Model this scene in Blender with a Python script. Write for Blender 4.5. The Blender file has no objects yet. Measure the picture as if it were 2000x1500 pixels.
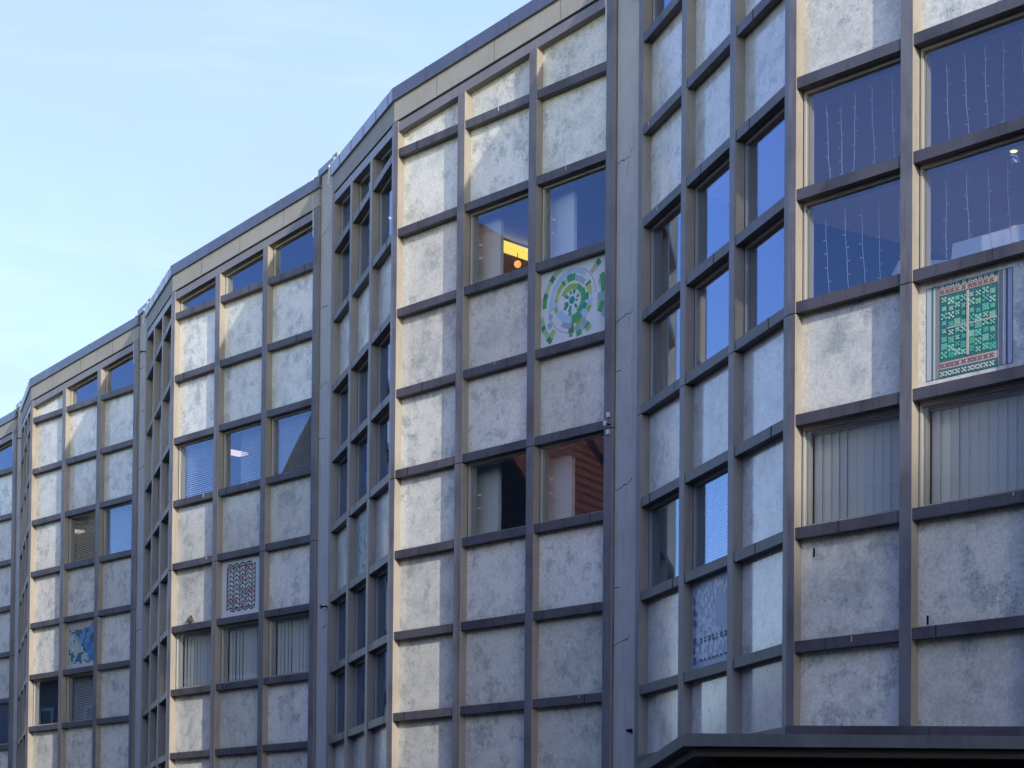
import bpy, bmesh, math, random
from mathutils import Vector, Matrix
R = math.radians
random.seed(7)
scn = bpy.context.scene
COL = scn.collection

# ------------------------------------------------------------------ camera
F = 3700.0; CYP = 1665.9; ROLL = 0.00846; PITCH = 0.02614; CAMZ = 1.6
cam_d = bpy.data.cameras.new('camera'); cam = bpy.data.objects.new('camera', cam_d); COL.objects.link(cam)
cam_d.sensor_width = 36.0; cam_d.lens = F / 2000 * 36; cam_d.shift_y = (CYP - 750) / 2000
cam_d.clip_start = 0.1; cam_d.clip_end = 3000
cam.matrix_world = Matrix.Translation((0, 0, CAMZ)) @ Matrix.Rotation(R(90) + PITCH, 4, 'X') @ Matrix.Rotation(ROLL, 4, 'Z')
scn.camera = cam

def project(p):
    X, Y, Z = p[0], p[1], p[2] - CAMZ
    c, s = math.cos(PITCH), math.sin(PITCH)
    d = Y * c + Z * s; v = -Y * s + Z * c
    if d < .1: return None
    px, py = F * X / d, -F * v / d
    c, s = math.cos(ROLL), math.sin(ROLL)
    return 1000 + c * px - s * py, CYP + s * px + c * py

def ray(px, py, Y):
    # point of the scene seen at photo pixel (px, py) at distance Y
    c, s = math.cos(ROLL), math.sin(ROLL)
    a, b = px - 1000, py - CYP
    x, y = c * a + s * b, -s * a + c * b
    v = Vector((x / F, math.cos(PITCH) + y / F * math.sin(PITCH), math.sin(PITCH) - y / F * math.cos(PITCH)))
    return Vector((0, 0, CAMZ)) + v * (Y / v.y)

# ------------------------------------------------------------------ materials
def mat(name, base=(.5, .5, .5), rough=.6, metal=0, spec=.5, emit=None):
    m = bpy.data.materials.new(name); m.use_nodes = True
    b = m.node_tree.nodes['Principled BSDF']
    b.inputs['Base Color'].default_value = (*base, 1); b.inputs['Roughness'].default_value = rough
    b.inputs['Metallic'].default_value = metal; b.inputs['Specular IOR Level'].default_value = spec
    if emit:
        b.inputs['Emission Color'].default_value = (*emit[:3], 1); b.inputs['Emission Strength'].default_value = emit[3]
    return m

class NT:
    def __init__(s, m): s.t = m.node_tree; s.b = s.t.nodes['Principled BSDF']
    def n(s, kind, **kw):
        x = s.t.nodes.new(kind)
        for k, v in kw.items(): setattr(x, k, v)
        return x
    def l(s, a, b): s.t.links.new(a, b)
    def noise(s, vec, scale, detail=4, rough=.55, dist=0):
        x = s.n('ShaderNodeTexNoise'); x.inputs['Scale'].default_value = scale; x.inputs['Detail'].default_value = detail
        x.inputs['Roughness'].default_value = rough; x.inputs['Distortion'].default_value = dist
        if vec is not None: s.l(vec, x.inputs['Vector'])
        return x.outputs['Fac']
    def ramp(s, f, lo, hi, a=0., b=1.):
        x = s.n('ShaderNodeMapRange', interpolation_type='SMOOTHSTEP')
        for k, v in (('From Min', lo), ('From Max', hi), ('To Min', a), ('To Max', b)): x.inputs[k].default_value = v
        s.l(f, x.inputs['Value']); return x.outputs['Result']
    def math(s, op, a, b=None):
        x = s.n('ShaderNodeMath', operation=op)
        for i, v in enumerate((a, b)):
            if v is None: continue
            if isinstance(v, (int, float)): x.inputs[i].default_value = v
            else: s.l(v, x.inputs[i])
        return x.outputs[0]
    def mix(s, f, a, b, mode='MIX'):
        x = s.n('ShaderNodeMix', data_type='RGBA', blend_type=mode)
        for i, v in ((0, f), (6, a), (7, b)):
            if isinstance(v, (int, float)): x.inputs[i].default_value = v
            elif isinstance(v, tuple): x.inputs[i].default_value = (*v, 1)
            else: s.l(v, x.inputs[i])
        return x.outputs[2]
    def pos(s, sc=(1, 1, 1), off=None):
        g = s.n('ShaderNodeNewGeometry'); mp = s.n('ShaderNodeMapping'); mp.inputs['Scale'].default_value = sc
        s.l(g.outputs['Position'], mp.inputs['Vector'])
        return mp.outputs['Vector']
    def bump(s, h, strength=.2, dist=.01, target=None):
        x = s.n('ShaderNodeBump'); x.inputs['Strength'].default_value = strength; x.inputs['Distance'].default_value = dist
        s.l(h, x.inputs['Height']); s.l(x.outputs['Normal'], s.b.inputs['Normal'])
        return x.outputs['Normal']

def grimy(name, base, dirt, rough=.65, spec=.35, streak=.5, patch=.5, metal=0, grain=.12):
    m = mat(name, base, rough, metal, spec); t = NT(m)
    p = t.pos(); st = t.pos((7, 7, .7))
    f1 = t.math('MULTIPLY', t.ramp(t.noise(p, 1.7, 5), .42, .72), patch)
    f2 = t.math('MULTIPLY', t.ramp(t.noise(st, 2.2, 5, .6), .5, .78), streak)
    c = t.mix(f1, base, dirt)
    c = t.mix(f2, c, tuple(x * .75 for x in dirt))
    g = t.ramp(t.noise(p, 90, 3, .7), .3, .7, 1 - grain, 1 + grain)
    gm = t.n('ShaderNodeVectorMath', operation='SCALE'); t.l(c, gm.inputs[0]); t.l(g, gm.inputs['Scale'])
    t.l(gm.outputs[0], t.b.inputs['Base Color'])
    t.bump(t.noise(p, 120, 3, .6), .15, .004)
    return m

M = {}
M['mullion'] = grimy('painted_mullion', (.345, .305, .258), (.25, .22, .19), .6)
M['face'] = grimy('mullion_face_grey', (.185, .178, .192), (.10, .096, .104), .42, .5, patch=.8, streak=.8)  # outer faces darker and greyer than the mullion sides
M['rail'] = grimy('weathered_rail', (.105, .098, .112), (.045, .042, .05), .45, .5, patch=.8, streak=.8)
M['header'] = grimy('header_paint', (.22, .21, .225), (.16, .15, .16), .45, .5)
M['fascia'] = grimy('fascia_render', (.375, .362, .33), (.29, .28, .255), .8, streak=.35)
M['pier'] = grimy('pier_concrete', (.56, .53, .48), (.42, .40, .37), .8, streak=.6)
M['coping'] = grimy('coping_zinc', (.155, .17, .215), (.115, .125, .155), .32, .5, metal=.55, streak=.6)
M['dark'] = mat('dark_joint', (.02, .02, .022), .9)
M['crack'] = mat('crack_line', (.07, .065, .06), .95)
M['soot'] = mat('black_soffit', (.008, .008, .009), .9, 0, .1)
M['winframe'] = mat('window_frame_paint', (.48, .455, .40), .5)
M['inner'] = mat('inner_frame_paint', (.34, .31, .27), .6)
M['white'] = mat('white_paint', (.72, .73, .70), .5)
M['rod'] = mat('pale_metal', (.78, .78, .76), .4)
M['canopy'] = grimy('canopy_metal', (.075, .085, .115), (.15, .155, .175), .55, .25, streak=.7)
M['trim'] = mat('canopy_trim_paint', (.045, .045, .055), .7, 0, .2)
M['room'] = mat('room_wall', (.11, .11, .125), .8)
M['ceil'] = mat('room_ceiling', (.62, .60, .57), .9)
M['floor'] = mat('room_floor', (.40, .36, .32), .6)
M['cloth'] = mat('white_tablecloth', (.82, .83, .86), .8)
M['wood'] = mat('dark_wood', (.09, .06, .045), .5)
M['wire'] = mat('light_wire', (.80, .80, .82), .5)
M['yellow'] = mat('yellow_tube', (.8, .7, .3), .5, emit=(1.0, .80, .14, .40))
M['orange'] = mat('orange_globe', (.8, .4, .2), .5, emit=(1.0, .36, .10, .5))
M['spot'] = mat('warm_downlight', (.8, .6, .3), .5, emit=(1.0, .66, .26, .8))
M['pink'] = mat('pinkish_tube', (.8, .7, .65), .5, emit=(1.0, .78, .72, .32))
M['blind'] = mat('venetian_slat', (.60, .60, .58), .55)
M['blindy'] = mat('cream_slat', (.88, .78, .52), .6)
M['vane'] = mat('vertical_vane', (.90, .885, .79), .7)
M['bird'] = mat('brown_plumage', (.12, .085, .075), .8)
M['birdd'] = mat('dark_plumage', (.05, .04, .04), .8)

def panel_mat():
    m = mat('mottled_panel', (.6, .6, .58), .5, 0, .5); t = NT(m)
    p = t.pos(); oi = t.n('ShaderNodeObjectInfo')
    add = t.n('ShaderNodeVectorMath', operation='ADD'); sc = t.n('ShaderNodeVectorMath', operation='SCALE')
    cmb = t.n('ShaderNodeCombineXYZ')
    for i in range(3): t.l(oi.outputs['Random'], cmb.inputs[i])
    t.l(cmb.outputs[0], sc.inputs[0]); sc.inputs['Scale'].default_value = 37.
    t.l(p, add.inputs[0]); t.l(sc.outputs[0], add.inputs[1]); v = add.outputs[0]
    big = t.noise(v, 2.0, 8, .68, 0); mid = t.noise(v, 5.5, 8, .72, 0)
    bl = t.ramp(big, .46, .68); ml = t.ramp(mid, .46, .70)
    c = t.mix(bl, (.87, .84, .735), (.69, .68, .59))
    c = t.mix(t.math('MULTIPLY', ml, .42), c, (.48, .50, .44))
    gr = t.ramp(t.noise(v, 1.1, 3), .55, .75)
    c = t.mix(t.math('MULTIPLY', gr, .25), c, (.56, .59, .47))
    # edge film: a thin clean yellowish margin and brown dust along the sill
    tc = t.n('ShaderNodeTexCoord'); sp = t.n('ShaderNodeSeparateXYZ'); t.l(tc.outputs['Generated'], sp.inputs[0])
    wob = t.math('MULTIPLY', t.noise(v, 6, 3), .10)
    eb = t.ramp(t.math('ADD', sp.outputs[2], wob), .05, .17, 1, 0)
    c = t.mix(t.math('MULTIPLY', eb, .40), c, (.50, .43, .36))
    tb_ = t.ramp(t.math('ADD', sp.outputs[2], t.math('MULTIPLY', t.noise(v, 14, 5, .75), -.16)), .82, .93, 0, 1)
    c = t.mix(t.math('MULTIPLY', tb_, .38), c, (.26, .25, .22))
    sx = t.ramp(t.math('ADD', t.math('ABSOLUTE', t.math('SUBTRACT', sp.outputs[0], .5)), t.math('MULTIPLY', t.noise(v, 4, 4), .10)), .46, .56)
    c = t.mix(t.math('MULTIPLY', sx, .30), c, (.62, .60, .46))
    tone = t.ramp(oi.outputs['Random'], 0, 1, .84, 1.05)
    tn = t.n('ShaderNodeVectorMath', operation='SCALE'); t.l(c, tn.inputs[0]); t.l(tone, tn.inputs['Scale']); c = tn.outputs[0]
    fine = t.ramp(t.noise(v, 28, 5, .75), .30, .70, .82, 1.10)
    tn = t.n('ShaderNodeVectorMath', operation='SCALE'); t.l(c, tn.inputs[0]); t.l(fine, tn.inputs['Scale']); c = tn.outputs[0]
    # mould specks gathered in blotches, fine drag marks between
    zone = t.math('MULTIPLY', t.ramp(t.noise(v, 2.4, 8, .74, 0), .485, .61), t.ramp(mid, .40, .55))
    vs = t.n('ShaderNodeTexVoronoi'); vs.inputs['Scale'].default_value = 36; t.l(v, vs.inputs['Vector'])
    dots = t.math('MULTIPLY', t.ramp(vs.outputs['Distance'], .22, .44, 1, 0), t.ramp(t.noise(v, 30, 2), .46, .56))
    sp2 = t.ramp(t.noise(v, 42, 6, .85), .50, .63)
    spk = t.math('MAXIMUM', dots, t.math('MULTIPLY', sp2, .7))
    few = t.math('MULTIPLY', dots, t.ramp(t.noise(v, 7, 2), .60, .74))
    spk = t.math('MAXIMUM', t.math('MULTIPLY', spk, zone), t.math('MULTIPLY', few, .6))
    c = t.mix(t.math('MULTIPLY', spk, .9), c, (.07, .09, .09))
    c = t.mix(t.math('MULTIPLY', zone, .45), c, (.30, .34, .325))
    t.l(c, t.b.inputs['Base Color'])
    t.b.inputs['Coat Weight'].default_value = .8; t.b.inputs['Coat Roughness'].default_value = .10; t.b.inputs['Coat IOR'].default_value = 1.5
    t.bump(t.noise(v, 5, 4), .10, .01)
    return m
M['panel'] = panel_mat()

def glass_mat():
    m = bpy.data.materials.new('window_glass'); m.use_nodes = True; nt = m.node_tree; nt.nodes.clear()
    out = nt.nodes.new('ShaderNodeOutputMaterial'); mx = nt.nodes.new('ShaderNodeMixShader')
    tr = nt.nodes.new('ShaderNodeBsdfTransparent'); tr.inputs[0].default_value = (.975, .985, .985, 1)
    gl = nt.nodes.new('ShaderNodeBsdfGlossy'); gl.inputs['Roughness'].default_value = 0.0; gl.inputs['Color'].default_value = (.42, .60, .95, 1)
    lw = nt.nodes.new('ShaderNodeLayerWeight'); lw.inputs['Blend'].default_value = .5
    def mt(op, a, b):
        x = nt.nodes.new('ShaderNodeMath'); x.operation = op
        for i, v in enumerate((a, b)):
            if isinstance(v, (int, float)): x.inputs[i].default_value = v
            else: nt.links.new(v, x.inputs[i])
        return x.outputs[0]
    p5 = mt('POWER', lw.outputs['Facing'], 4.0)
    f = mt('ADD', mt('MULTIPLY', p5, .80), .085)
    nz = nt.nodes.new('ShaderNodeTexNoise'); nz.inputs['Scale'].default_value = .8; nz.inputs['Detail'].default_value = 1
    ge = nt.nodes.new('ShaderNodeNewGeometry'); nt.links.new(ge.outputs['Position'], nz.inputs['Vector'])
    bp = nt.nodes.new('ShaderNodeBump'); bp.inputs['Strength'].default_value = .05; bp.inputs['Distance'].default_value = .02
    nt.links.new(nz.outputs['Fac'], bp.inputs['Height']); nt.links.new(bp.outputs[0], gl.inputs['Normal'])
    nt.links.new(f, mx.inputs[0]); nt.links.new(tr.outputs[0], mx.inputs[1]); nt.links.new(gl.outputs[0], mx.inputs[2])
    nt.links.new(mx.outputs[0], out.inputs[0])
    return m
M['glass'] = glass_mat()

TILE = {}
def tile(rgb, k=1.):
    rgb = tuple(round(x * k, 3) for x in rgb)
    if rgb not in TILE:
        m = mat('tile_glaze', rgb, .45, 0, .4); t = NT(m)
        p = t.pos()
        f = t.ramp(t.noise(p, 22, 4, .7), .42, .75, 0, .35)
        t.l(t.mix(f, rgb, tuple(min(1, x * .6 + .2) for x in rgb)), t.b.inputs['Base Color'])
        TILE[rgb] = m
    return TILE[rgb]

# ------------------------------------------------------------------ mesh helpers
class MB:
    def __init__(s): s.v = []; s.f = []; s.m = []; s.mats = []
    def mi(s, m):
        if m not in s.mats: s.mats.append(m)
        return s.mats.index(m)
    def poly(s, pts, m):
        i = len(s.v); s.v += [tuple(p) for p in pts]; s.f.append(tuple(range(i, i + len(pts)))); s.m.append(s.mi(m))
    def hexa(s, a, b, m, front=()):
        # front: (side index, material) pairs given another material
        # a, b: two matching rings of points (bottom and top)
        n = len(a); i = len(s.v); k = s.mi(m)
        s.v += [tuple(p) for p in a] + [tuple(p) for p in b]
        s.f.append(tuple(i + j for j in reversed(range(n)))); s.m.append(k)
        s.f.append(tuple(i + n + j for j in range(n))); s.m.append(k)
        for j in range(n):
            q = (j + 1) % n
            s.f.append((i + j, i + q, i + n + q, i + n + j)); s.m.append(s.mi(dict(front)[j]) if j in dict(front) else k)
    def prism(s, plan, z0, z1, m, front=()):
        z0 = z0 if isinstance(z0, (list, tuple)) else [z0] * len(plan); z1 = z1 if isinstance(z1, (list, tuple)) else [z1] * len(plan)
        s.hexa([(p[0], p[1], z) for p, z in zip(plan, z0)], [(p[0], p[1], z) for p, z in zip(plan, z1)], m, front)
    def tube(s, pts, r, m, n=6):
        pts = [Vector(p) for p in pts]; rings = []
        for i, p in enumerate(pts):
            d = (pts[min(i + 1, len(pts) - 1)] - pts[max(i - 1, 0)]).normalized()
            a = d.cross(Vector((0, 0, 1))); a = a if a.length > .01 else d.cross(Vector((1, 0, 0))); a.normalize(); b = d.cross(a)
            rr = r[i] if isinstance(r, (list, tuple)) else r
            rings.append([p + a * rr * math.cos(2 * math.pi * j / n) + b * rr * math.sin(2 * math.pi * j / n) for j in range(n)])
        i0 = len(s.v); k = s.mi(m)
        for rg in rings: s.v += [tuple(p) for p in rg]
        for i in range(len(rings) - 1):
            for j in range(n):
                q = (j + 1) % n; a = i0 + i * n
                s.f.append((a + j, a + q, a + n + q, a + n + j)); s.m.append(k)
        s.f.append(tuple(i0 + j for j in reversed(range(n)))); s.m.append(k)
        e = i0 + (len(rings) - 1) * n; s.f.append(tuple(e + j for j in range(n))); s.m.append(k)
    def build(s, name, parent=None, smooth=False):
        me = bpy.data.meshes.new(name); me.from_pydata(s.v, [], s.f)
        for m in s.mats: me.materials.append(m)
        me.polygons.foreach_set('material_index', s.m)
        if smooth: me.polygons.foreach_set('use_smooth', [True] * len(me.polygons))
        bm = bmesh.new(); bm.from_mesh(me); bmesh.ops.recalc_face_normals(bm, faces=bm.faces); bm.to_mesh(me); bm.free()
        me.update()
        o = bpy.data.objects.new(name, me); COL.objects.link(o)
        if parent: o.parent = parent; o.matrix_parent_inverse = parent.matrix_world.inverted()
        return o

def tag(o, label=None, cat=None, group=None, kind=None):
    if label: o['label'] = label
    if cat: o['category'] = cat
    if group: o['group'] = group
    if kind: o['kind'] = kind
    return o
def empty(name, loc, label, cat, group=None):
    o = bpy.data.objects.new(name, None); COL.objects.link(o); o.location = loc; o.empty_display_size = .2
    o.matrix_world = Matrix.Translation(loc)
    return tag(o, label, cat, group)

# ------------------------------------------------------------------ facade geometry
TV = Vector((4.5297, -7.6412))                 # one bay to the next
B3 = Vector((-1.772, 26.745))                  # outer corner of the third bay
def dirv(deg): return Vector((math.cos(R(deg)), math.sin(R(deg))))
TF, TS = dirv(-45.55), dirv(-72.65)
L = 4.26
class Facet:
    def __init__(s, o, t): s.o = o; s.t = t; s.n = Vector((-t.y, t.x))
    def p(s, u, d): q = s.o + s.t * u + s.n * d; return (q.x, q.y)
    def P(s, u, d, z): q = s.o + s.t * u + s.n * d; return Vector((q.x, q.y, z))
    def box(s, mb, u0, u1, d0, d1, z0, z1, m, front=()):
        # z0 / z1 may be (at u0, at u1) for a sloping edge
        z0 = z0 if isinstance(z0, tuple) else (z0, z0); z1 = z1 if isinstance(z1, tuple) else (z1, z1)
        pl = [s.p(u0, d0), s.p(u1, d0), s.p(u1, d1), s.p(u0, d1)]
        mb.prism(pl, [z0[0], z0[1], z0[1], z0[0]], [z1[0], z1[1], z1[1], z1[0]], m, front)
def zr(r): return 7.707 + 1.15 * (5 - r)
RH = .112; RB = 9
ZBOT = zr(9) - RH
COLS = {'f': [(.092, 1.346), (1.483, 2.735), (2.872, 4.124)], 's': [(.136, 1.388), (1.525, 2.777), (2.914, 4.166)]}
def bay(b):
    B = B3 + TV * (b - 3)
    return Facet(B, TF), Facet(B - TS * L, TS)
def slope(kind, u):                             # the roof edge dips to the outer corner of each bay
    e = u / L if kind == 'f' else 1 - u / L
    return .49 * e

bld = empty('office_building', (B3.x, B3.y, 0), 'long grey building of angled bays with mottled pale panels, framed windows and a sloping parapet', 'building')
W, Pn = 'W', 'P'
# what fills each row (0 is the strip under the parapet), column by column
LAY = {
 (4, 'f'): ['PPPWWPvPP', 'PPPWWTvPP', 'PPPWWPvPP'],
 (4, 's'): ['WPPWWPWPP', 'WPPWWPbMP', 'WPPWWPPPP'],
 (3, 'f'): ['PPPPPPPPP', 'PPWPPWPPP', 'PPWCPWPPP'],
 (3, 's'): ['WWPWWPWWP', 'WWPWWGWWP', 'WWPWWPWWP'],
 (2, 'f'): ['WPPbPPvPP', 'WPPbPHvPP', 'WPPbPPvPP'],
 (2, 's'): ['WWPWWPWWP', 'WWPWWPWWP', 'WWPWWPWWP'],
 (1, 'f'): ['PPPPPPWPP', 'WPPyPBbPP', 'WPPbPPPPP'],
 (1, 's'): ['WWPWWPWWP', 'WWPWWPWWP', 'WWPWWPWWP'],
 (0, 'f'): ['PPPWPPWPP', 'WPPWPPWPP', 'WPPPPPWPP'],
 (0, 's'): ['WWPWWPWWP', 'WWPWWPWWP', 'WWPWWPWWP'],
}
panels = []      # (area in the picture, facet, u0,u1,z0,(z1a,z1b), code, key)

def mosaic(mb, fc, u0, u1, z0, z1, quad, m, proud=.004):
    # quad: four (u, v) in the unit square of the opening, v up
    a = [fc.P(u0 + (u1 - u0) * q[0], .126, z0 + (z1 - z0) * q[1]) for q in quad]
    c = [fc.P(u0 + (u1 - u0) * q[0], .12 - proud, z0 + (z1 - z0) * q[1]) for q in quad]
    mb.hexa(a, c, m)

for b in range(0, 5):
    ff, fs = bay(b)
    # corner mullion, wraps both facets
    mb = MB()
    for za, zb in ((0.3, zr(5) - RH - .010), (zr(5) - RH + .002, zr(1) + .395)):
        mb.prism([fs.p(L - .098, 0), ff.p(0, 0), ff.p(.092, 0), ff.p(.092, .17), fs.p(L - .098, .17)], za, zb, M['mullion'], ((0, M['face']), (1, M['face'])))
    mb.prism([fs.p(L - .08, .02), ff.p(0, .02), ff.p(.07, .02), ff.p(.07, .15), fs.p(L - .08, .15)], zr(5) - RH - .02, zr(5) - RH + .01, M['dark'])
    mb.build('mullion', bld)
    for kind, fc in (('f', ff), ('s', fs)):
        cols = COLS[kind]
        # straight mullions
        spans = [(cols[0][1], cols[1][0], 0), (cols[1][1], cols[2][0], 0)]
        spans.append((cols[2][1], L, 1) if kind == 'f' else (0, cols[0][0], 1))
        for u0, u1, end in spans:
            mb = MB(); um = (u0 + u1) / 2
            zt = (zr(1) + .395 + slope(kind, u0), zr(1) + .395 + slope(kind, u1)) if end else (zr(1) + .24 + slope(kind, u0), zr(1) + .24 + slope(kind, u1))
            fc.box(mb, u0, u1, 0, .17, .3, zr(5) - RH - .010, M['mullion'], ((0, M['face']),))
            fc.box(mb, u0, u1, 0, .17, zr(5) - RH + .002, zt, M['mullion'], ((0, M['face']),))
            fc.box(mb, u0 + .012, u1 - .012, .02, .15, zr(5) - RH - .02, zr(5) - RH + .01, M['dark'])
            mb.build('mullion', bld)
        # rails
        e0, e1 = (.092, cols[2][1]) if kind == 'f' else (cols[0][0], L - .098)
        for r in range(1, RB + 1):
            mb = MB()
            for c0, c1 in cols:
                fc.box(mb, c0 - .004, c1 + .004, .010 + random.uniform(0, .003), .165, zr(r) - RH, zr(r), M['rail'])
                for _ in range(random.choice((0, 1, 1))):
                    uj = random.uniform(c0 + .15, c1 - .15); wj = random.choice((.005, .008, .014))
                    fc.box(mb, uj, uj + wj, .008, .03, zr(r) - RH - .001, zr(r) + .0015, M['dark'])
                if random.random() < .12:
                    uj = random.uniform(c0 + .1, c1 - .1)
                    fc.box(mb, uj, uj + .006, .008, .02, zr(r) - random.uniform(.03, .08), zr(r) - .01, M['rod'])
            mb.build('rail', bld)
        # header, shadow gap, fascia, coping
        s0, s1 = (0.092, cols[2][1]) if kind == 'f' else (cols[0][0], L - .098)
        def zz(off, a, c): return (zr(1) + off + slope(kind, a), zr(1) + off + slope(kind, c))
        mb = MB(); fc.box(mb, s0 - .003, s1 + .003, .008, .165, zz(.235, s0, s1), zz(.365, s0, s1), M['header'])
        fc.box(mb, s0, s1, .06, .165, zz(.36, s0, s1), zz(.41, s0, s1), M['dark']); mb.build('header_rail', bld)
        mb = MB()
        if kind == 'f': pl = [fc.p(0, .004), fc.p(L, .004), fc.p(L, .35), fc.p(.08, .35)]; us = (0, L)
        else: pl = [fc.p(0, .004), fc.p(L, .004), fc.p(L - .08, .35), fc.p(0, .35)]; us = (0, L)
        def z4(off): a, c = zz(off, *us); return [a, c, c, a]
        mb.prism(pl, z4(.405), z4(.705), M['fascia'])
        if kind == 'f':
            for uj in (.9, 2.05, 3.3): fc.box(mb, uj, uj + .006, .0025, .02, zz(.41, uj, uj), zz(.70, uj, uj), M['crack'])
        mb.build('fascia', bld)
        mb = MB(); o = -.035; k = .035 * math.tan(R(27.1 / 2))
        if kind == 'f': pl = [fc.p(-k, o), fc.p(L + .02, o), fc.p(L + .02, .42), fc.p(.10, .42)]
        else: pl = [fc.p(-.01, o), fc.p(L + k, o), fc.p(L - .10, .42), fc.p(-.01, .42)]
        mb.prism(pl, z4(.70), z4(.885), M['coping'])
        for uj in (.7, 1.55, 2.4, 3.25, 4.0): fc.box(mb, uj, uj + .012, o - .006, .1, zz(.698, uj, uj), zz(.892, uj, uj), M['coping'])
        mb.build('coping', bld)
        # openings
        for ci, (c0, c1) in enumerate(cols):
            for r in range(0, RB):
                code = LAY[(b, kind)][ci][r]
                za = zr(r + 1)
                zb = (zr(r) - RH,) * 2 if r else zz(.235, c0, c1)
                q = [project(fc.P(u, .1, z)) for u, z in ((c0, za), (c1, za), (c1, zb[1]), (c0, zb[0]))]
                q = [(min(2000, max(0, x)), min(1500, max(0, y))) for x, y in q]
                area = abs(sum(q[i][0] * q[(i + 1) % 4][1] - q[(i + 1) % 4][0] * q[i][1] for i in range(4))) / 2
                panels.append((area, fc, c0, c1, za, zb, code, (b, kind, ci, r)))

# ------------------------------------------------------------------ pictures set on some panels
def art_circle(mb, fc, u0, u1, z0, z1):
    w, h = u1 - u0, z1 - z0; cx, cy = .452, .54
    G = dict(d=(.045, .22, .10), g=(.05, .36, .11), l=(.27, .47, .08), p=(.33, .52, .36), t=(.0, .29, .24), b=(.42, .54, .74), o=(.42, .44, .24), y=(.50, .56, .17), n=(.32, .39, .52), w=(.66, .68, .72))
    def arc(r0, r1, a0, a1, c):
        n = max(1, int(abs(a1 - a0) / 9)); m = tile(G[c])
        pr = random.uniform(.003, .006)
        for i in range(n):
            x0, x1 = R(a0 + (a1 - a0) * i / n), R(a0 + (a1 - a0) * (i + 1) / n)
            qd = [(cx + rr * math.cos(x) / w, cy + rr * math.sin(x) / h) for rr, x in ((r0, x0), (r1, x0), (r1, x1), (r0, x1))]
            qd = [(min(.995, max(.005, u)), min(.99, max(.01, v))) for u, v in qd]
            mosaic(mb, fc, u0, u1, z0, z1, qd, m, pr)
    for s in '''.345 .405 52 190 b;.47 .53 112 130 p;.465 .535 131 141 d;.47 .53 141.5 158 p;.47 .535 158.5 168 d;.47 .53 168 180 g
.27 .315 166 176 l;.265 .315 150 166 y;.265 .315 126 150 l;.26 .32 118 126 d;.26 .315 107 118 y;.255 .34 80 106 g;.285 .34 92 104 t
.25 .31 68 76 n;.25 .315 55 64 n;.25 .31 42 51 n;.15 .205 60 152 l;.155 .215 30 60 g;.165 .235 -5 30 g;.165 .235 -60 -5 g;.20 .31 -90 -62 g
.235 .285 -10 8 t;.225 .28 -38 -20 t;.24 .31 -68 -52 t;.28 .345 2 25 y;.28 .36 25 31 d;.29 .365 -22 -10 b;.31 .37 -35 -23 l;.26 .35 -52 -37 b;.31 .36 -76 -48 l
.33 .42 -98 -86 d;.36 .40 -86 -80 y;.42 .47 -95 -90 g;.36 .44 -80 -71 n;.44 .50 -79 -70 g;.37 .47 -70 -62 p;.44 .50 -60 -50 g;.50 .54 -59 -51 o;.34 .44 -60 -52 n
.20 .30 205 268 b;.30 .355 238 246 n;.30 .355 249 257 n;.30 .355 260 267 n;.25 .32 176 186 b;.27 .32 188 200 l
.53 .60 12 23 g;.52 .575 0 10 g;.53 .60 -13 -1 p;.51 .59 -27 -14 g;.49 .53 10 19 o;.48 .51 -21 -14 o;.46 .53 -12 -2 n;.60 .66 -30 -19 n
.44 .56 37 43 o;.56 .63 37 43 d;.54 .60 193 203 p;.55 .62 203 211 d;.55 .61 211 222 p;.56 .63 223 231 d;.46 .56 223 230 o;.38 .44 196 204 n;.44 .50 208 216 n
.08 .125 10 28 g;.08 .13 62 80 d;.08 .12 95 112 g;.07 .14 138 158 t;.07 .13 186 202 t;.08 .16 206 222 d;.07 .15 243 262 t;.15 .19 250 265 g;.08 .13 300 315 d;.06 .09 -20 0 g'''.replace('\n', ';').split(';'):
        a = s.split(); q = list(map(float, a[:4])); arc(q[0] - (.004 if q[0] > .1 else 0), q[1] + .010, q[2] - 1, q[3] + 1, a[4])
    arc(0.001, .05, 0, 180, 't'); arc(0.001, .05, 180, 360, 't')
    mosaic(mb, fc, u0, u1, z0, z1, [(.012, .015), (.99, .015), (.99, .985), (.012, .985)], tile((.68, .69, .69)), .0015)
    ink = tile((.08, .09, .11))
    for r0, a0, a1 in ((.418, 188, 268), (.415, 0, 62), (.205, 205, 262)):
        n = 14
        for i in range(n):
            x0, x1 = R(a0 + (a1 - a0) * i / n), R(a0 + (a1 - a0) * (i + 1) / n)
            mosaic(mb, fc, u0, u1, z0, z1, [(cx + rr * math.cos(x) / w, cy + rr * math.sin(x) / h) for rr, x in ((r0, x0), (r0 + .006, x0), (r0 + .006, x1), (r0, x1))], ink, .002)
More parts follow.
